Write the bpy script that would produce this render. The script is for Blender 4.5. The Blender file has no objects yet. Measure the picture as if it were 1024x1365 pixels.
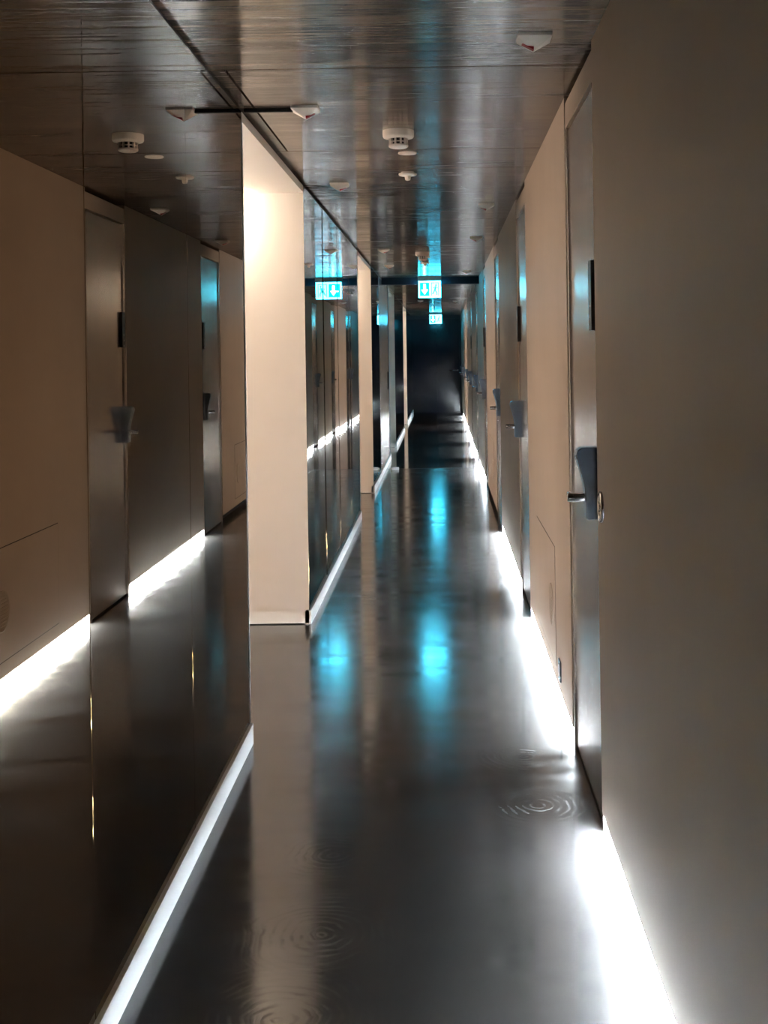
import bpy, math, random
from mathutils import Vector

random.seed(7)
C = bpy.context.scene.collection
S = bpy.context.scene
W = S.world or bpy.data.worlds.new('world')
S.world = W

# ------------------------------------------------------------------ camera, world, exposure
F = 1600.0                       # focal length in pixels of the 1024 x 1365 frame
EYE = 1.55                       # camera height
cam_data = bpy.data.cameras.new('camera')
cam = bpy.data.objects.new('camera', cam_data)
C.objects.link(cam)
cam_data.sensor_fit = 'AUTO'
cam_data.sensor_width = 36.0
cam_data.lens = 36.0 * F / 1365.0
cam_data.shift_x = -(590 - 512) / 1365.0
cam_data.shift_y = (471 - 682.5) / 1365.0
cam_data.clip_start = 0.02
cam.location = (0, 0, EYE)
from mathutils import Matrix
cam.rotation_euler = (Matrix.Rotation(math.radians(90), 3, 'X') @ Matrix.Rotation(-0.0145, 3, 'Z')).to_euler()
S.camera = cam

W.use_nodes = True
W.node_tree.nodes['Background'].inputs[0].default_value = (0.0, 0.0, 0.0, 1)
W.node_tree.nodes['Background'].inputs[1].default_value = 0.0
S.view_settings.view_transform = 'Standard'
S.view_settings.look = 'None'
S.view_settings.gamma = 1.0
S.view_settings.use_curve_mapping = False
S.view_settings.exposure = -0.2
S.cycles.max_bounces = 12
S.cycles.diffuse_bounces = 6
S.cycles.glossy_bounces = 8
S.cycles.sample_clamp_indirect = 60.0

LED_STRENGTH = 2150.0
ALCOVE_STRENGTH = 8.5
BATTEN_STRENGTH = 52.0
SIGN_STRENGTH = 28.0

# ------------------------------------------------------------------ plan of the corridor (metres)
LEFT, RIGHT, H = -0.79, 0.4925, 2.55
END = 31.5
START = -3.0
P = 6.48
GAP = 0.065                      # height of the lit slot under the right wall
SOFFIT = 2.488
MIRROR_TOP = 2.528

# ------------------------------------------------------------------ materials
def mat(name):
    m = bpy.data.materials.new(name)
    m.use_nodes = True
    nt = m.node_tree
    return m, nt, nt.nodes['Principled BSDF']

def node(nt, kind, **kw):
    n = nt.nodes.new(kind)
    for k, v in kw.items():
        setattr(n, k, v)
    return n

def ramp(nt, src, stops):
    r = node(nt, 'ShaderNodeValToRGB')
    el = r.color_ramp.elements
    while len(el) > 1:
        el.remove(el[-1])
    el[0].position = stops[0][0]
    el[0].color = stops[0][1]
    for p, c in stops[1:]:
        e = el.new(p)
        e.color = c
    nt.links.new(src, r.inputs[0])
    return r.outputs[0]

def coords(nt, scale=(1, 1, 1), loc=(0, 0, 0)):
    tc = node(nt, 'ShaderNodeNewGeometry')
    mp = node(nt, 'ShaderNodeMapping')
    mp.inputs['Scale'].default_value = scale
    mp.inputs['Location'].default_value = loc
    nt.links.new(tc.outputs['Position'], mp.inputs[0])
    return mp.outputs[0]

def noise(nt, vec, scale=1.0, detail=4.0, rough=0.55):
    n = node(nt, 'ShaderNodeTexNoise')
    n.inputs['Scale'].default_value = scale
    n.inputs['Detail'].default_value = detail
    n.inputs['Roughness'].default_value = rough
    nt.links.new(vec, n.inputs['Vector'])
    return n.outputs[0]

def math_(nt, op, a, b=None):
    n = node(nt, 'ShaderNodeMath', operation=op)
    for i, v in enumerate((a, b)):
        if v is None:
            continue
        if isinstance(v, (int, float)):
            n.inputs[i].default_value = v
        else:
            nt.links.new(v, n.inputs[i])
    return n.outputs[0]

def bump(nt, height, strength, dist):
    b = node(nt, 'ShaderNodeBump')
    b.inputs['Strength'].default_value = strength
    b.inputs['Distance'].default_value = dist
    nt.links.new(height, b.inputs['Height'])
    return b.outputs[0]

def g(v, a=1.0):
    return (v, v, v, a)

def plain(name, col, rough=0.5, metal=0.0, spec=0.5, fine=0.0):
    m, nt, b = mat(name)
    b.inputs['Base Color'].default_value = (*col, 1)
    b.inputs['Roughness'].default_value = rough
    b.inputs['Metallic'].default_value = metal
    b.inputs['Specular IOR Level'].default_value = spec
    if fine:
        n = noise(nt, coords(nt), 260.0, 3.0)
        nt.links.new(bump(nt, n, fine, 0.001), b.inputs['Normal'])
    return m

def glow(name, col, strength):
    m, nt, b = mat(name)
    b.inputs['Base Color'].default_value = (0.8, 0.8, 0.8, 1)
    b.inputs['Emission Color'].default_value = (*col, 1)
    b.inputs['Emission Strength'].default_value = strength
    return m

def paint(name, col, rough=0.55, dev=0.05):
    m, nt, b = mat(name)
    n = noise(nt, coords(nt, (1, 1, 1)), 1.6, 4.0)
    lo = tuple(c * (1 - dev) for c in col) + (1,)
    hi = tuple(min(1, c * (1 + dev)) for c in col) + (1,)
    nt.links.new(ramp(nt, n, [(0.3, lo), (0.7, hi)]), b.inputs['Base Color'])
    b.inputs['Roughness'].default_value = rough
    b.inputs['Specular IOR Level'].default_value = 0.35
    f = noise(nt, coords(nt), 180.0, 3.0)
    nt.links.new(bump(nt, f, 0.12, 0.001), b.inputs['Normal'])
    return m

M_WALL = paint('beige_wall_paint', (0.49, 0.425, 0.365))
M_ALCOVE = paint('cream_alcove_paint', (0.80, 0.755, 0.69), 0.5, 0.02)
M_WHITE = plain('white_enamel', (0.82, 0.84, 0.86), 0.4)
M_PLASTIC = plain('white_plastic', (0.74, 0.70, 0.64), 0.4)
M_BLACK = plain('black_plastic', (0.012, 0.011, 0.011), 0.35)
M_VOID = plain('dark_gap', (0.008, 0.007, 0.006), 0.8)
M_HEAD = plain('dark_header_metal', (0.008, 0.012, 0.020), 0.5, 0.0, 0.15)
M_CHROME = plain('chrome', (0.78, 0.79, 0.82), 0.12, 1.0)
M_LOCK = plain('satin_lock_metal', (0.24, 0.31, 0.41), 0.22, 1.0)  # some blue of a reflection is mixed into the base colour
M_RED = plain('red_lens', (0.30, 0.010, 0.008), 0.35, 0.0, 0.15)
M_MARK = plain('white_mark', (0.75, 0.75, 0.72), 0.5)
M_GRILLE = plain('hatch_vent_grey', (0.45, 0.40, 0.34), 0.6)
M_ENDDOOR = plain('dark_end_door_lacquer', (0.003, 0.005, 0.012), 0.12, 0.0, 0.14)
M_LED = glow('white_light_strip', (0.82, 0.93, 1.0), LED_STRENGTH)
M_LAMP = glow('warm_batten_lamp', (1.0, 0.82, 0.66), BATTEN_STRENGTH)
M_PANEL = glow('added_warm_panel', (1.0, 0.745, 0.57), ALCOVE_STRENGTH)
M_SIGN = glow('lit_sign_face', (0.045, 0.66, 1.0), SIGN_STRENGTH)
M_SIGNPIC = glow('lit_sign_teal', (0.0, 0.32, 0.42), SIGN_STRENGTH * 0.09)
M_SIGNWHITE = glow('lit_sign_white', (0.10, 0.75, 1.0), SIGN_STRENGTH)
M_SIGNBOX = plain('sign_housing_grey', (0.30, 0.33, 0.34), 0.5)
M_REDLED = glow('red_indicator', (1.0, 0.10, 0.03), 1.2)

def make_mirror():
    m, nt, b = mat('smoked_mirror_glass')
    b.inputs['Base Color'].default_value = (0.11, 0.068, 0.024, 1)
    b.inputs['Metallic'].default_value = 1.0
    b.inputs['Roughness'].default_value = 0.0
    return m
M_MIRROR = make_mirror()

def make_steel():
    m, nt, b = mat('satin_grey_door_metal')
    n = noise(nt, coords(nt, (5, 5, 0.5)), 1.0, 3.0)
    nt.links.new(ramp(nt, n, [(0.3, (0.52, 0.475, 0.44, 1)), (0.7, (0.57, 0.525, 0.485, 1))]), b.inputs['Base Color'])
    b.inputs['Metallic'].default_value = 0.75
    nt.links.new(ramp(nt, n, [(0.3, g(0.21)), (0.7, g(0.26))]), b.inputs['Roughness'])
    return m
M_STEEL = make_steel()

def make_ceiling():
    m, nt, b = mat('board_marked_concrete')
    fine = noise(nt, coords(nt, (1.6, 75, 1)), 1.0, 5.0, 0.6)
    broad = noise(nt, coords(nt, (0.5, 7, 1), (3, 1, 0)), 1.0, 4.0, 0.6)
    cloud = noise(nt, coords(nt, (2.0, 2.4, 1), (7, 2, 0)), 1.0, 5.0, 0.6)
    pit = noise(nt, coords(nt, (6, 70, 1), (1.7, 4, 0)), 1.0, 3.0, 0.55)
    mix = math_(nt, 'ADD', math_(nt, 'MULTIPLY', fine, 0.36), math_(nt, 'ADD', math_(nt, 'MULTIPLY', broad, 0.29), math_(nt, 'MULTIPLY', cloud, 0.35)))
    col = ramp(nt, mix, [(0.37, (0.050, 0.036, 0.027, 1)), (0.50, (0.15, 0.108, 0.078, 1)), (0.63, (0.27, 0.205, 0.155, 1))])
    pits = ramp(nt, pit, [(0.30, g(0.08)), (0.36, g(1.0))])
    mul = node(nt, 'ShaderNodeMix', data_type='RGBA', blend_type='MULTIPLY')
    mul.inputs['Factor'].default_value = 1.0
    nt.links.new(col, mul.inputs['A'])
    nt.links.new(pits, mul.inputs['B'])
    nt.links.new(mul.outputs['Result'], b.inputs['Base Color'])
    nt.links.new(ramp(nt, mix, [(0.38, g(0.30)), (0.62, g(0.13))]), b.inputs['Roughness'])
    b.inputs['Specular IOR Level'].default_value = 1.0
    b.inputs['Anisotropic'].default_value = 0.95
    t = node(nt, 'ShaderNodeCombineXYZ')
    t.inputs[1].default_value = 1.0
    nt.links.new(t.outputs[0], b.inputs['Tangent'])
    hgt = math_(nt, 'ADD', fine, math_(nt, 'MULTIPLY', pits, 0.15))
    nt.links.new(bump(nt, hgt, 0.13, 0.003), b.inputs['Normal'])
    return m
M_CEIL = make_ceiling()

SWIRLS = [(-0.343, 3.21, 0.30), (-0.41, 2.80, 0.34), (0.29, 4.60, 0.24), (0.30, 4.10, 0.26), (-0.36, 3.72, 0.22), (-0.55, 7.6, 0.3)]
def make_floor(name, rlo, rhi, swirl=True):
    m, nt, b = mat(name)
    big = noise(nt, coords(nt, (1.2, 2.4, 1)), 1.6, 5.0, 0.6)
    streak = noise(nt, coords(nt, (2.2, 9.0, 1), (2, 5, 0)), 1.0, 3.0, 0.5)
    grit = noise(nt, coords(nt, (1, 1, 1)), 240.0, 2.0)
    mix = math_(nt, 'ADD', math_(nt, 'MULTIPLY', big, 0.6), math_(nt, 'MULTIPLY', streak, 0.4))
    soft = noise(nt, coords(nt, (1.0, 1.6, 1), (5, 3, 0)), 1.3, 1.0, 0.4)
    dust = noise(nt, coords(nt), 420.0, 2.0)
    tone = math_(nt, 'ADD', math_(nt, 'MULTIPLY', soft, 0.6), math_(nt, 'MULTIPLY', dust, 0.4))
    nt.links.new(ramp(nt, tone, [(0.2, (0.024, 0.0225, 0.022, 1)), (0.8, (0.043, 0.0415, 0.041, 1))]), b.inputs['Base Color'])
    rough = ramp(nt, mix, [(0.36, g(rlo)), (0.64, g(rhi))])
    hgt = math_(nt, 'ADD', math_(nt, 'MULTIPLY', streak, 0.25), math_(nt, 'MULTIPLY', grit, 0.12))
    if swirl:
        pos = node(nt, 'ShaderNodeNewGeometry').outputs['Position']
        total = None
        for x, y, r in SWIRLS:
            d = node(nt, 'ShaderNodeVectorMath', operation='DISTANCE')
            nt.links.new(pos, d.inputs[0])
            d.inputs[1].default_value = (x, y, 0)
            dist = math_(nt, 'ADD', d.outputs['Value'], math_(nt, 'MULTIPLY', math_(nt, 'SUBTRACT', big, 0.5), 0.12))
            wv = math_(nt, 'SINE', math_(nt, 'MULTIPLY', dist, 230.0))
            wv = math_(nt, 'MAXIMUM', wv, 0.0)
            mask = node(nt, 'ShaderNodeMapRange')
            nt.links.new(dist, mask.inputs[0])
            mask.inputs[1].default_value = r
            mask.inputs[2].default_value = r * 0.25
            mask.inputs[3].default_value = 0
            mask.inputs[4].default_value = 1
            v = math_(nt, 'MULTIPLY', wv, mask.outputs[0])
            total = v if total is None else math_(nt, 'MAXIMUM', total, v)
        patch = noise(nt, coords(nt, (1, 1, 1), (9, 9, 0)), 11.0, 2.0)
        total = math_(nt, 'MULTIPLY', total, ramp(nt, patch, [(0.36, g(0.0)), (0.52, g(1.0))]))
        scr = math_(nt, 'MULTIPLY', total, math_(nt, 'MAXIMUM', math_(nt, 'MULTIPLY', math_(nt, 'SUBTRACT', big, 0.36), 3.0), 0.25))
        hgt = math_(nt, 'ADD', hgt, math_(nt, 'MULTIPLY', scr, 1.3))
        addr = math_(nt, 'ADD', rough, math_(nt, 'MULTIPLY', scr, 0.22))
        nt.links.new(addr, b.inputs['Roughness'])
    else:
        nt.links.new(rough, b.inputs['Roughness'])
    b.inputs['Specular IOR Level'].default_value = 0.7
    nt.links.new(bump(nt, hgt, 0.07, 0.002), b.inputs['Normal'])
    return m
M_FLOOR = make_floor('dark_polished_resin', 0.09, 0.19)
M_FLOOR_FAR = make_floor('dark_gloss_resin', 0.06, 0.10, False)

# ------------------------------------------------------------------ mesh helpers
class Geo:
    def __init__(self):
        self.v, self.f, self.smooth = [], [], []
    def poly(self, pts, sm=False):
        n = len(self.v)
        self.v += [tuple(p) for p in pts]
        self.f.append(tuple(range(n, n + len(pts))))
        self.smooth.append(sm)
        return self
    def box(self, x0, x1, y0, y1, z0, z1):
        n = len(self.v)
        self.v += [(x0, y0, z0), (x1, y0, z0), (x1, y1, z0), (x0, y1, z0), (x0, y0, z1), (x1, y0, z1), (x1, y1, z1), (x0, y1, z1)]
        for q in ((0, 3, 2, 1), (4, 5, 6, 7), (0, 1, 5, 4), (1, 2, 6, 5), (2, 3, 7, 6), (3, 0, 4, 7)):
            self.f.append(tuple(n + i for i in q))
            self.smooth.append(False)
        return self
    def prism_y(self, prof, y0, y1, sm=False):
        """closed (x, z) outline extruded along y"""
        n, k = len(self.v), len(prof)
        self.v += [(x, y0, z) for x, z in prof] + [(x, y1, z) for x, z in prof]
        for i in range(k):
            j = (i + 1) % k
            self.f.append((n + i, n + j, n + k + j, n + k + i))
            self.smooth.append(sm)
        self.f.append(tuple(n + i for i in reversed(range(k))))
        self.f.append(tuple(n + k + i for i in range(k)))
        self.smooth += [False, False]
        return self
    def lathe(self, c, axis, prof, seg=24):
        """prof: (radius, offset along axis)"""
        a = {'x': Vector((1, 0, 0)), 'y': Vector((0, 1, 0)), 'z': Vector((0, 0, 1))}[axis]
        u = {'x': Vector((0, 1, 0)), 'y': Vector((0, 0, 1)), 'z': Vector((1, 0, 0))}[axis]
        w = a.cross(u)
        c = Vector(c)
        n = len(self.v)
        for r, o in prof:
            for i in range(seg):
                t = 2 * math.pi * i / seg
                self.v.append(tuple(c + a * o + (u * math.cos(t) + w * math.sin(t)) * max(r, 1e-5)))
        for k in range(len(prof) - 1):
            for i in range(seg):
                j = (i + 1) % seg
                self.f.append((n + k * seg + i, n + k * seg + j, n + (k + 1) * seg + j, n + (k + 1) * seg + i))
                self.smooth.append(True)
        return self
    def mesh(self, name):
        me = bpy.data.meshes.new(name)
        me.from_pydata(self.v, [], self.f)
        me.update()
        for p, s in zip(me.polygons, self.smooth):
            p.use_smooth = s
        return me

def bevel(o, w, seg=2):
    b = o.modifiers.new('bevel', 'BEVEL')
    b.width = w
    b.segments = seg
    b.limit_method = 'ANGLE'
    b.angle_limit = math.radians(40)
    return o

def obj(name, geo, material, parent=None, loc=None, bev=0.0):
    me = geo.mesh(name) if isinstance(geo, Geo) else geo
    if material and not me.materials:
        me.materials.append(material)
    o = bpy.data.objects.new(name, me)
    C.objects.link(o)
    if parent:
        o.parent = parent
    if loc:
        o.location = loc
    if bev:
        bevel(o, bev)
    return o

def tag(o, label=None, cat=None, group=None, kind=None):
    for k, v in (('label', label), ('category', cat), ('group', group), ('kind', kind)):
        if v:
            o[k] = v
    return o

def empty(name, loc, label=None, cat=None, group=None, kind=None):
    o = bpy.data.objects.new(name, None)
    C.objects.link(o)
    o.location = loc
    o.empty_display_size = 0.1
    return tag(o, label, cat, group, kind)

# ------------------------------------------------------------------ floor, ceiling, ends
THRESH = 16.2
o = obj('floor', Geo().box(-4.0, 0.75, START, THRESH, -0.12, 0.0), M_FLOOR)
tag(o, 'dark polished resin floor of the near corridor with swirl marks', 'floor', kind='structure')
o = obj('floor', Geo().box(-4.0, 0.75, THRESH + 0.03, END + 0.1, -0.12, 0.0), M_FLOOR_FAR)
tag(o, 'glossier dark floor beyond the dark header beam', 'floor', kind='structure')
o = obj('trim_1', Geo().box(LEFT, RIGHT, THRESH, THRESH + 0.03, -0.12, 0.0005), M_HEAD)
tag(o, 'dark threshold strip across the floor near the dark header beam', 'threshold', kind='structure')

ceil = obj('ceiling', Geo().box(-4.0, 0.75, START, END + 0.1, H + 0.03, H + 0.15), M_VOID)
tag(ceil, 'glossy brown board-marked concrete ceiling', 'ceiling', kind='structure')
# joints across the corridor, and one bay with a narrow edge board along the left side
CUTS = [START, 1.35, 4.19, 5.88, 6.48, 8.95, 12.15, 14.9, 17.4, 20.1, 22.8, 25.4, 28.4, END]
EDGE = LEFT + 0.045
for a, b in zip(CUTS, CUTS[1:]):
    q = 0.005
    if abs(a - 4.19) < .01 or abs(a - 10.67) < .01:
        obj('panel', Geo().box(EDGE + q, 0.7, a + q, b - q, H, H + 0.03), M_CEIL, ceil)
        obj('panel', Geo().box(-0.86, EDGE - q, a + q, b - q, H, H + 0.03), M_CEIL, ceil)
    else:
        obj('panel', Geo().box(-0.86, 0.7, a + q, b - q, H, H + 0.03), M_CEIL, ceil)

o = obj('wall_back', Geo().box(LEFT - 0.1, 0.75, START - 0.12, START, 0, H + 0.03), M_WALL)
tag(o, 'beige wall closing the corridor behind the viewer', 'wall', kind='structure')

endw = empty('wall_far', (0, END, 0), 'dark end wall holding the black door at the far end', 'wall', kind='structure')
obj('wall_panel', Geo().box(LEFT - 0.1, 0.75, 0.06, 0.16, 0, H + 0.03), M_ENDDOOR, endw)
ed = empty('door_11', (0, END, 0), 'glossy black double door closing the far end of the corridor', 'door', kind='structure')
obj('leaf', Geo().box(LEFT + 0.02, -0.152, 0.0, 0.05, 0.01, 2.45), M_ENDDOOR, ed, bev=0.004)
lf = obj('leaf', Geo().box(-0.146, RIGHT - 0.06, 0.0, 0.05, 0.01, 2.45), M_ENDDOOR, ed, bev=0.004)
obj('transom', Geo().box(LEFT, RIGHT, 0.01, 0.055, 2.46, H), M_HEAD, ed)
obj('jamb', Geo().box(RIGHT - 0.05, RIGHT, -0.01, 0.055, 0, 2.455), M_HEAD, ed)
hd = Geo()
hd.lathe((0.385, -0.055, 1.10), 'y', [(0, 0), (0.012, 0), (0.012, 0.055)], 12)
hd.lathe((0.385, -0.05, 1.10), 'x', [(0, -0.21), (0.014, -0.21), (0.014, 0.012), (0, 0.012)], 12)
hd.lathe((0.385, -0.01, 1.10), 'y', [(0, 0), (0.028, 0), (0.028, 0.01)], 16)
obj('lever_handle', hd, M_CHROME, ed)

# ------------------------------------------------------------------ right wall: doors and wall fields
DOOR_W = 0.87
A_DOORS = [3.863 + P * i for i in range(5)]          # handle on the near edge
B_DOORS = [7.0 + P * i for i in range(4)]            # handle on the far edge
doors = sorted([(y, 'A') for y in A_DOORS] + [(y, 'B') for y in B_DOORS])
ORD = ['nearest', 'second', 'third', 'fourth', 'fifth', 'sixth', 'seventh', 'eighth', 'ninth', 'tenth']
LEAF_TOP = 2.42
JW = 0.045
RX = RIGHT + 0.012                                    # door face, a touch behind the wall face

def lock_geo(y0, y1):
    prof = [(RX, 1.000), (RX - 0.040, 1.000), (RX - 0.045, 1.006), (RX - 0.045, 1.075)]
    for i in range(1, 9):
        t = i / 8.0
        prof.append((RX - 0.045 - 0.030 * t ** 1.5, 1.075 + 0.135 * t))
    prof += [(RX - 0.070, 1.226), (RX - 0.055, 1.236), (RX, 1.236)]
    return Geo().prism_y(prof, y0, y1)

def lever_geo(yc, sgn):
    z = 1.070
    gm = Geo().lathe((RX - 0.045, yc, z), 'x', [(0.0145, 0.01), (0.0145, -0.052), (0.012, -0.056), (0.006, -0.057), (0.0, -0.057)], 18)
    gm.lathe((RX - 0.083, yc, z), 'y', [(0.0, -0.012 * sgn), (0.0105, -0.012 * sgn), (0.0105, 0.105 * sgn), (0.008, 0.112 * sgn), (0.0, 0.113 * sgn)] if sgn > 0 else
             [(0.0, -0.113), (0.008, -0.112), (0.0105, -0.105), (0.0105, 0.012), (0.0, 0.012)], 14)
    return gm

def build_door_meshes(kind):
    d = {}
    w = DOOR_W
    d['jamb_a'] = Geo().box(RX - 0.008, RX + 0.06, 0.0, JW - 0.0025, 0.0, LEAF_TOP + 0.004)
    d['jamb_b'] = Geo().box(RX - 0.008, RX + 0.06, w - JW + 0.0025, w, 0.0, LEAF_TOP + 0.004)
    d['leaf'] = Geo().box(RX, RX + 0.045, JW, w - JW, 0.014, LEAF_TOP)
    d['transom'] = Geo().box(RX - 0.008, RX + 0.06, 0.0, w, LEAF_TOP + 0.008, H - 0.022)
    d['threshold'] = Geo().box(RX + 0.004, RX + 0.06, JW - 0.004, w - JW + 0.004, 0.0, 0.010)
    d['backing'] = Geo().box(RX + 0.055, RX + 0.10, 0.0, w, 0.0, H)
    if kind == 'A':
        y0, y1, s = JW + 0.004, JW + 0.066, 1
    else:
        y0, y1, s = w - JW - 0.066, w - JW - 0.004, -1
    d['lock'] = lock_geo(y0, y1)
    d['lever'] = lever_geo((y0 + y1) / 2, s)
    d['sign'] = Geo().box(RX - 0.018, RX, y0, y1 + 0.006, 1.618, 1.848)
    xm = RX - 0.0186
    mk = Geo()
    ym = (y0 + y1) / 2 + 0.003
    mk.box(xm, xm + 0.001, ym - 0.016, ym + 0.016, 1.697, 1.700)
    mk.box(xm, xm + 0.001, ym - 0.004, ym + 0.004, 1.659, 1.669)
    mk.box(xm, xm + 0.001, ym - 0.005, ym + 0.005, 1.623, 1.633)
    d['mark'] = mk
    return {k: v.mesh(k) for k, v in d.items()}
DM = {'A': build_door_meshes('A'), 'B': build_door_meshes('B')}
for i, (y, k) in enumerate(doors):
    hinge = 'lock on its near edge' if k == 'A' else 'lock on its far edge'
    t = empty('door_%d' % (i + 1), (0, y, 0), '%s grey metal door along the right wall, %s' % (ORD[i], hinge), 'door', 'grey doors along the right wall', 'structure')
    m = DM[k]
    obj('jamb', m['jamb_a'], M_STEEL, t, bev=0.002)
    obj('jamb', m['jamb_b'], M_STEEL, t, bev=0.002)
    obj('leaf', m['leaf'], M_STEEL, t, bev=0.002)
    obj('transom', m['transom'], M_WALL, t, bev=0.002)
    obj('threshold', m['threshold'], M_VOID, t)
    obj('backing', m['backing'], M_VOID, t)
    lk = obj('lock', m['lock'], M_LOCK, t, bev=0.003)
    obj('lever', m['lever'], M_CHROME, lk)
    sg = obj('room_sign', m['sign'], M_BLACK, t, bev=0.0015)
    obj('sign_mark', m['mark'], M_MARK, sg)

edges = [START] + [e for y, k in doors for e in (y, y + DOOR_W)] + [END]
fields = list(zip(edges[0::2], edges[1::2]))
lit_names = ['before the nearest door', 'between the nearest and second doors', 'between the second and third doors', None,
             'between the fourth and fifth doors', 'between the fifth and sixth doors', 'between the sixth and seventh doors',
             'between the seventh and eighth doors', 'between the eighth and ninth doors', None]
where = ['nearest the viewer, before the first door', 'between the nearest and second doors', 'between the second and third doors', 'between the third and fourth doors',
         'between the fourth and fifth doors', 'between the fifth and sixth doors', 'between the sixth and seventh doors',
         'between the seventh and eighth doors', 'between the eighth and ninth doors', 'past the ninth door at the far end']
for i, (a, b) in enumerate(fields):
    gm = Geo().box(RIGHT, RIGHT + 0.014, a, b, GAP, H).box(RIGHT + 0.014, RIGHT + 0.14, a, b, 0.087, H)
    o = obj('wall_right', gm, M_WALL, bev=0.0015)
    tag(o, 'beige painted right wall field ' + where[i], 'wall', 'wall fields of the right wall', 'structure')
    lit = lit_names[i] is not None
    gb = Geo().box(RIGHT + 0.05, RIGHT + 0.14, a, b, 0.0, 0.0865)
    gb.box(RIGHT + 0.004, RIGHT + 0.05, a, a + 0.004, 0.0, GAP - 0.001)
    gb.box(RIGHT + 0.004, RIGHT + 0.05, b - 0.004, b, 0.0, GAP - 0.001)
    o = obj('baseboard_right', gb, M_WHITE if lit else M_HEAD)  # darkness of the unlit slots is put into the skirting colour
    tag(o, ('white recessed skirting under the right wall ' if lit else 'unlit recessed skirting coloured dark under the right wall ') + where[i], 'skirting', 'skirtings of the right wall', 'structure')
    if lit:
        t = empty('light_strip', (RIGHT, a, 0), 'white light strip in the floor slot ' + lit_names[i], 'light strip', 'light strips under the right wall')
        L = b - a - 0.012
        # aluminium angle at the top rear of the slot, diffuser tilted out and down
        obj('housing', Geo().prism_y([(0.0225, 0.0864), (0.0490, 0.0662), (0.0495, 0.0864)], 0.006, 0.006 + L), M_WHITE, t)
        df = Geo()
        n = max(1, round(L / 0.12))
        for k in range(n):                # short modules, as in a light strip
            df.prism_y([(0.0225, 0.0858), (0.0480, 0.0658), (0.0465, 0.0643), (0.0210, 0.0843)], 0.006 + L * k / n, 0.006 + L * (k + 1) / n - 0.0005)
        obj('diffuser', df, M_LED, t)

# ------------------------------------------------------------------ left wall: mirror panels, alcoves, skirting
wl = empty('wall_left', (0, 0, 0), 'left wall clad in tall smoked mirror panels', 'wall', kind='structure')
def mirror_run(y0, y1, n, yaws=None):
    w = (y1 - y0) / n
    obj('backing_board', Geo().box(LEFT - 0.09, LEFT - 0.025, y0 + 0.11, y1 - 0.11, 0.0, H), M_VOID, wl)
    for i in range(n):
        gm = Geo().box(-0.008, 0.0, -w / 2 + 0.0015, w / 2 - 0.0015, 0.083, MIRROR_TOP)
        p = obj('mirror_panel', gm, M_MIRROR, wl, (LEFT, y0 + (i + 0.5) * w, 0), bev=0.0012)
        if yaws:
            p.rotation_euler.z = yaws[i]
ALC = [(4.80 + P * i, 6.92 + P * i) for i in range(4)]
mirror_run(-2.69, 4.80, 7)
mirror_run(6.92, 11.28, 4, [0.0037, 0.0030, 0.0015, 0.0])
mirror_run(13.40, 15.10, 2)
mirror_run(19.88, 24.24, 4)
mirror_run(26.36, END, 5)
for y0, y1 in ((-2.69, 4.80), (6.92, 11.28), (13.40, 17.76), (19.88, 24.24), (26.36, END)):
    nm = {-2.69: 'in the foreground', 6.92: 'between the first and second alcoves', 13.40: 'between the second and third alcoves', 19.88: 'before the last lit alcove', 26.36: 'at the far end'}[y0]
    o = obj('baseboard_left', Geo().box(LEFT - 0.025, LEFT + 0.012, y0, y1, 0.0, 0.082), M_WHITE, bev=0.001)
    tag(o, 'white skirting under the smoked mirrors ' + nm, 'skirting', 'skirtings of the left wall', 'structure')

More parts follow.
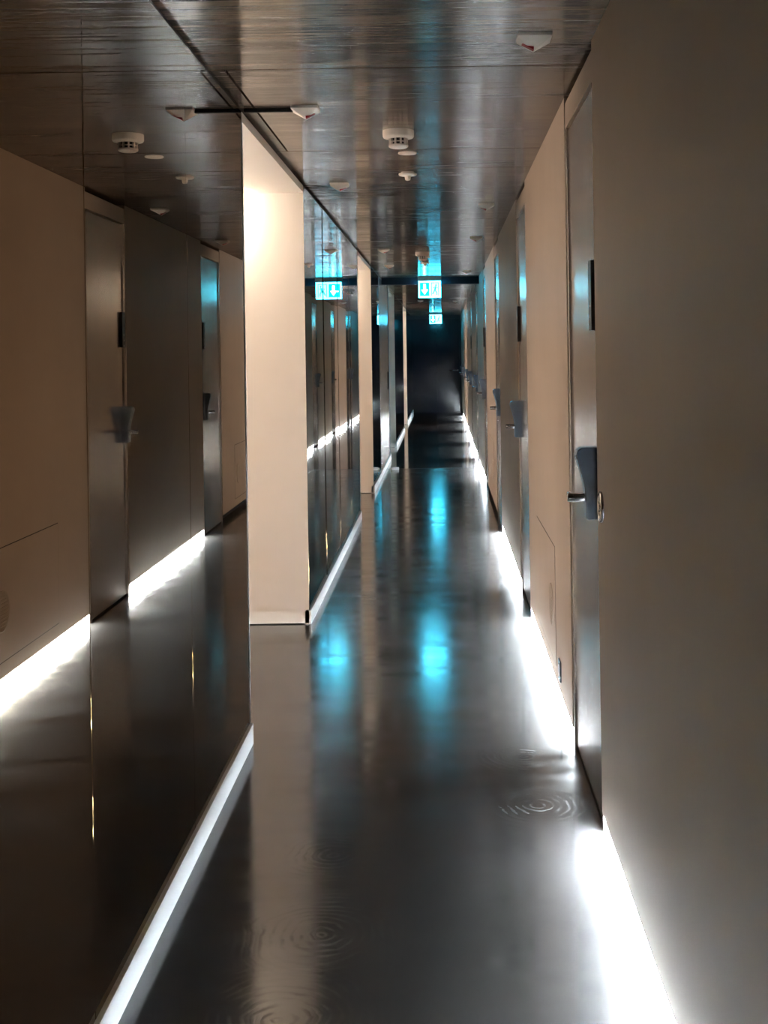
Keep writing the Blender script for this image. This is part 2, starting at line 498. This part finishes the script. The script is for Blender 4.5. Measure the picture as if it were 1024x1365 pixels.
AL_NAMES = ['nearest brightly lit cream alcove beyond the foreground mirrors', 'second lit cream alcove in the left wall', 'unlit bluish alcove past the dark header', 'farthest lit alcove, a thin bright strip']
DEPTH = 3.0
for i, (y0, y1) in enumerate(ALC):
    t = empty('wall_alcove', (0, y0, 0), AL_NAMES[i], 'alcove', 'alcoves of the left wall', 'structure')
    L = y1 - y0
    X0 = LEFT - DEPTH
    obj('far_wall', Geo().box(X0, LEFT - 0.0086, L, L + 0.10, 0.006, SOFFIT).box(LEFT - 0.0086, LEFT, L, L + 0.0012, 0.006, SOFFIT), M_ALCOVE, t)
    obj('near_wall', Geo().box(X0, LEFT - 0.0126, -0.10, 0.0, 0.006, SOFFIT), M_ALCOVE, t)
    obj('side_wall', Geo().box(X0 - 0.1, X0, -0.1, L + 0.1, 0.0, SOFFIT), M_ALCOVE, t)
    obj('soffit', Geo().box(X0 - 0.1, LEFT + 0.0, 0.0, L, SOFFIT, H - 0.022), M_ALCOVE, t)
    obj('shadow_gap', Geo().box(X0 - 0.1, LEFT - 0.03, -0.1, L + 0.1, H - 0.022, H), M_VOID, t)
    obj('corner_trim', Geo().box(LEFT - 0.012, LEFT + 0.003, -0.006, 0.004, 0.0, SOFFIT), M_WHITE, t)
    if i != 2:
        nm = ['first', 'second', '', 'farthest'][i]
        bt = empty('batten_light', (-1.50, y0 + L - 0.20, SOFFIT), 'ceiling batten at the far wall of the %s alcove, hidden by its near edge' % nm, 'light', 'batten lights in the alcoves')
        obj('light_shield', Geo().box(-0.34, 0.34, -0.05, -0.044, -0.16, -0.02).box(-0.34, -0.333, -0.044, 0.03, -0.13, -0.06).box(0.333, 0.34, -0.044, 0.03, -0.13, -0.06), M_WHITE, bt, bev=0.001)  # opaque shield added to keep the tube's light off the near wall
        for xs in (-0.25, 0.25):
            obj('stem', Geo().lathe((xs, -0.047, 0), 'z', [(0.006, 0.0), (0.006, -0.03)], 10), M_WHITE, bt)
        obj('tube', Geo().lathe((0, 0, -0.095), 'x', [(0.0, -0.33), (0.026, -0.33), (0.026, 0.33), (0.0, 0.33)], 16), M_LAMP, bt)
        lp = empty('added_glow_panel', (X0, y0 + L / 2, 0.25), 'tall warm glowing panel added at the back of the %s alcove, out of sight' % nm, 'lamp', 'added glow panels in the alcoves')  # unseen panel added to throw warm light across the corridor
        obj('frame', Geo().box(0.0, 0.04, -0.62, 0.62, 0.0, 2.0), M_WHITE, lp, bev=0.004)
        obj('diffuser', Geo().box(0.0401, 0.046, -0.60, 0.60, 0.02, 1.98), M_PANEL, lp)
# shadow channel over the mirrors
for y0, y1 in ((START, 4.80), (6.92, 11.28), (13.40, 17.76), (19.88, 24.24), (26.36, END)):
    obj('shadow_gap', Geo().box(LEFT - 0.09, LEFT - 0.012, y0, y1, MIRROR_TOP, H), M_VOID, wl)

# flush metal door in the left wall by the header
t = empty('door_10', (LEFT, 15.10, 0), 'pale flush metal door in the left wall below the dark header', 'door', kind='structure')
obj('leaf', Geo().box(-0.05, 0.0, 0.01, 2.30, 0.083, MIRROR_TOP), M_STEEL, t, bev=0.003)
obj('jamb', Geo().box(-0.08, -0.002, 2.305, 2.66, 0.083, MIRROR_TOP), M_HEAD, t, bev=0.003)
obj('edge_strip', Geo().box(-0.05, 0.004, -0.006, 0.008, 0.083, MIRROR_TOP), M_CHROME, t)
obj('pull', Geo().box(0.0, 0.02, 2.05, 2.08, 1.05, 1.30), M_BLACK, t, bev=0.003)

# header beam
o = obj('trim_2', Geo().box(LEFT + 0.006, RIGHT - 0.002, 15.66, 15.80, 2.455, H - 0.001), M_HEAD, bev=0.003)
tag(o, 'dark header beam across the ceiling behind the nearer exit sign', 'beam', kind='structure')

# door stop on the floor by the left door
t = empty('door_stop', (LEFT + 0.14, 16.05, 0), 'small white door stop on the floor beside the pale left door', 'door stop')
obj('base', Geo().box(-0.045, 0.045, -0.025, 0.025, 0, 0.036), M_WHITE, t, bev=0.006)
obj('buffer', Geo().lathe((-0.045, 0, 0.018), 'x', [(0.0, -0.02), (0.015, -0.02), (0.015, 0.0)], 12), M_PLASTIC, t)

# ------------------------------------------------------------------ things on the right wall
def hatch(y0, y1, label):
    t = empty('access_hatch', (RIGHT, y0, 0.14), label, 'hatch', 'access hatches low on the right wall')
    L, hh = y1 - y0, 0.53
    obj('groove', Geo().box(-0.0006, 0.02, -0.004, L + 0.004, -0.004, hh + 0.004), M_VOID, t)
    obj('cover', Geo().box(-0.0016, 0.018, 0.0, L, 0.0, hh), M_WALL, t)
    v = obj('vent', Geo().lathe((-0.0016, 0.19, 0.235), 'x', [(0.098, 0.0), (0.098, -0.003), (0.090, -0.004), (0.088, -0.002), (0.0, -0.002)], 36), M_GRILLE, t)
    sl = Geo()
    for k in range(-4, 5):
        hw = math.sqrt(0.078 ** 2 - (k * 0.017) ** 2)
        sl.box(-0.0052, -0.0030, 0.19 - hw, 0.19 + hw, 0.235 + k * 0.017 - 0.004, 0.235 + k * 0.017 + 0.004)
    obj('slat', sl, M_GRILLE, v)
    return t
hatch(5.40, 6.42, 'beige access hatch with round vent, low on the wall opposite the first alcove')
hatch(5.40 + P, 6.42 + P, 'beige access hatch opposite the second alcove, mirrored beside the bright alcove wall')

t = empty('doorbell', (RIGHT, 3.755, 1.062), 'round chrome-rimmed doorbell on the wall beside the nearest door lock', 'doorbell')
obj('rim', Geo().lathe((0, 0, 0), 'x', [(0.049, 0.0), (0.049, -0.006), (0.044, -0.010), (0.037, -0.008), (0.036, -0.004)], 32), M_CHROME, t)
obj('plate', Geo().lathe((0, 0, 0), 'x', [(0.037, -0.005), (0.02, -0.006), (0.0, -0.006)], 32), M_WALL, t)
obj('button', Geo().lathe((0, 0, 0), 'x', [(0.015, -0.005), (0.015, -0.009), (0.010, -0.011), (0.0, -0.011)], 20), M_CHROME, t)

t = empty('wall_socket', (RIGHT, 5.20, 0.17), 'small silver wall socket low on the wall past the nearest door', 'socket')
obj('plate', Geo().box(-0.008, 0.0, -0.04, 0.04, -0.046, 0.046), M_LOCK, t, bev=0.004)
obj('insert', Geo().lathe((-0.008, 0, 0), 'x', [(0.026, 0.0), (0.026, -0.002), (0.022, -0.002), (0.020, 0.001), (0.0, 0.001)], 24), M_WHITE, t)

# ------------------------------------------------------------------ things on the ceiling
def lamp_meshes(flip):
    s = -1 if flip else 1
    w, d = 0.054, 0.05
    nl, nr, fl, fr = (-w, -d, 0), (w, -d, 0), (-w, d, 0), (w, d, 0)
    z1 = -0.010
    nl1, nr1, fl1, fr1 = (-w, -d, z1), (w, -d, z1), (-w, d, z1), (w, d, z1)
    A, B = (0, 0.004, -0.030), (0, d * 0.9, -0.040)
    b = Geo()
    b.poly([nl, nl1, nr1, nr]); b.poly([nr, nr1, fr1, fr]); b.poly([fr, fr1, fl1, fl]); b.poly([fl, fl1, nl1, nl])
    b.poly([nl1, A, nr1]); b.poly([nl1, fl1, B, A]); b.poly([nr1, A, B, fr1]); b.poly([fl1, fr1, B])
    b.poly([nl, nr, fr, fl])
    r = Geo()
    # red wedge lens below the ridge
    q = [(-0.038 * s, -0.0215), (0.0, -0.0215), (0.0, -0.0415)]
    r.prism_y(q if not flip else q[::-1], 0.006, 0.030)
    return b.mesh('lamp_body'), r.mesh('lens')
LM = {False: lamp_meshes(False), True: lamp_meshes(True)}
def indicator(x, y, flip, label):
    t = empty('indicator_lamp', (x, y, H), label, 'indicator', 'indicator lamps on the ceiling')
    obj('body', LM[flip][0], M_PLASTIC, t)
    obj('lens', LM[flip][1], M_RED, t)
indicator(0.304, 3.80, False, 'white wedge indicator lamp on the ceiling above the nearest door')
indicator(-0.540, 4.85, True, 'white wedge indicator lamp at the end of the dark conduit')
indicator(-0.588, 7.02, True, 'white wedge indicator lamp on the ceiling just past the first alcove')
indicator(0.308, 8.08, False, 'white wedge indicator lamp on the ceiling past the second door')
indicator(0.304, 10.34, False, 'white wedge indicator lamp on the ceiling by the third door')
indicator(-0.546, 11.42, True, 'small wedge indicator lamp beside the second alcove opening')
indicator(-0.588, 13.50, True, 'small wedge indicator lamp just past the second alcove')
indicator(0.308, 14.56, False, 'small wedge indicator lamp past the fourth door, before the header')
indicator(-0.40, 22.6, True, 'tiny wedge indicator lamp, left of the farther exit sign')
indicator(0.26, 22.9, False, 'tiny wedge indicator lamp, right of the farther exit sign')

o = obj('conduit', Geo().box(LEFT + 0.002, -0.592, 4.842, 4.860, H - 0.016, H), M_VOID, bev=0.003)
tag(o, 'dark conduit on the ceiling from the mirror wall to an indicator lamp', 'conduit')

def detector(y, label, red=False):
    t = empty('smoke_detector', (-0.184, y, H), label, 'detector', 'smoke detectors on the ceiling')
    obj('base', Geo().lathe((0, 0, 0), 'z', [(0.070, 0.0), (0.070, -0.026), (0.066, -0.032), (0.052, -0.036), (0.046, -0.038)], 32), M_PLASTIC, t)
    obj('chamber', Geo().lathe((0, 0, 0), 'z', [(0.032, -0.034), (0.032, -0.066)], 24), M_BLACK, t)
    rib = Geo()
    for k in range(10):
        a = 2 * math.pi * k / 10
        c, s = math.cos(a), math.sin(a)
        q = [(0.033, -0.0035), (0.043, -0.0035), (0.043, 0.0035), (0.033, 0.0035)]
        pr = [(c * u - s * v, s * u + c * v) for u, v in q]
        n = len(rib.v)
        rib.v += [(x, yy, -0.066) for x, yy in pr] + [(x, yy, -0.037) for x, yy in pr]
        for f in ((0, 3, 2, 1), (4, 5, 6, 7), (0, 1, 5, 4), (1, 2, 6, 5), (2, 3, 7, 6), (3, 0, 4, 7)):
            rib.f.append(tuple(n + i for i in f)); rib.smooth.append(False)
    rib.lathe((0, 0, -0.051), 'z', [(0.033, 0.0015), (0.0425, 0.0015), (0.0425, -0.0015), (0.033, -0.0015)], 24)
    obj('cage', rib, M_PLASTIC, t)
    cap = obj('cap', Geo().lathe((0, 0, 0), 'z', [(0.0, -0.064), (0.044, -0.064), (0.044, -0.072), (0.036, -0.077), (0.0, -0.078)], 28), M_PLASTIC, t)
    if red:
        obj('indicator_light', Geo().lathe((0.012, -0.03, 0), 'z', [(0.007, -0.073), (0.007, -0.079), (0.0, -0.081)], 10), M_REDLED, cap)
def cover_disc(y, label):
    o = obj('cover_disc', Geo().lathe((0, 0, 0), 'z', [(0.047, 0.0), (0.047, -0.004), (0.044, -0.006), (0.0, -0.007)], 32), M_PLASTIC, loc=(-0.160, y, H))
    tag(o, label, 'cover', 'round cover discs on the ceiling')
def sensor(y, label):
    t = empty('ceiling_sensor', (-0.177, y, H), label, 'sensor', 'stub sensors on the ceiling')
    obj('plate', Geo().lathe((0, 0, 0), 'z', [(0.036, 0.0), (0.036, -0.008), (0.050, -0.009), (0.050, -0.016), (0.046, -0.020), (0.0, -0.020)], 32), M_PLASTIC, t)
    obj('stub', Geo().lathe((0, 0, 0), 'z', [(0.017, -0.018), (0.016, -0.036), (0.013, -0.045), (0.0, -0.048)], 20), M_PLASTIC, t)
for k, (nm) in enumerate(('nearest', 'second', 'third')):
    extra = ['above the bright alcove', 'in front of the nearer exit sign', 'past the dark header beam'][k]
    detector(5.38 + P * k, '%s white round smoke detector on the ceiling, %s' % (nm, extra), k > 0)
    if k < 2:
        cover_disc(5.97 + P * k, '%s flat white ceiling disc right behind the %s smoke detector' % (nm, nm))
        sensor(6.60 + P * k, '%s white ceiling sensor with a stub, behind the %s flat disc' % (nm, nm))

# ------------------------------------------------------------------ exit signs
def exit_sign(y, label):
    t = empty('exit_sign', (-0.155, y, H), label, 'exit sign', 'lit exit signs hanging from the ceiling')
    w, zt, zb = 0.145, -0.055, -0.275
    obj('housing', Geo().box(-w - 0.008, w + 0.008, -0.045, 0.045, -0.058, 0.0), M_SIGNBOX, t, bev=0.004)
    f = obj('face', Geo().box(-w, w, -0.012, 0.012, zb, -0.0585), M_SIGN, t, bev=0.002)
    for side in (-1, 1):
        yy = side * 0.0130
        def P2(u, v):                      # u to the viewer's right, v up, in metres from the face centre
            return (u if side < 0 else -u, yy, (zb - 0.0585) / 2 + v)
        def flat(name, polys, m, lift=0.0):
            gm = Geo()
            for q in polys:
                pts = [P2(*p) for p in q]
                pts = [(a, b + side * lift, c) for a, b, c in pts]
                gm.poly(pts if side < 0 else pts[::-1])
                gm.poly(list(reversed(pts)) if side < 0 else pts)
            return obj(name, gm, m, f)
        # teal field with a white down arrow
        flat('arrow_field', [[(-0.125, -0.085), (-0.005, -0.085), (-0.005, 0.085), (-0.125, 0.085)]], M_SIGNPIC)
        flat('arrow', [[(-0.080, 0.065), (-0.080, -0.005), (-0.050, -0.005), (-0.050, 0.065)],
                       [(-0.108, -0.005), (-0.065, -0.065), (-0.022, -0.005)]], M_SIGNWHITE, 0.001)
        # doorway with a running figure
        flat('doorway', [[(0.020, -0.085), (0.028, -0.085), (0.028, 0.085), (0.020, 0.085)],
                         [(0.112, -0.085), (0.120, -0.085), (0.120, 0.085), (0.112, 0.085)],
                         [(0.020, 0.078), (0.120, 0.078), (0.120, 0.086), (0.020, 0.086)]], M_SIGNPIC, 0.001)
        hexa = [(0.083 + 0.012 * math.cos(a * math.pi / 4), 0.052 + 0.012 * math.sin(a * math.pi / 4)) for a in range(8)]
        flat('running_figure', [hexa,
             [(0.058, -0.010), (0.078, -0.014), (0.090, 0.034), (0.070, 0.036)],
             [(0.062, -0.010), (0.078, -0.012), (0.098, -0.040), (0.086, -0.046)],
             [(0.086, -0.046), (0.098, -0.040), (0.094, -0.076), (0.082, -0.074)],
             [(0.058, -0.008), (0.070, -0.012), (0.056, -0.050), (0.044, -0.044)],
             [(0.044, -0.044), (0.056, -0.052), (0.036, -0.066), (0.032, -0.056)],
             [(0.072, 0.034), (0.068, 0.022), (0.046, 0.012), (0.046, 0.022)],
             [(0.084, 0.030), (0.090, 0.020), (0.108, 0.010), (0.108, 0.020)]], M_SIGNPIC, 0.001)
exit_sign(15.58, 'nearer lit cyan exit sign with arrow, hung at the dark header')
exit_sign(29.2, 'farther small lit cyan exit sign before the black end door')
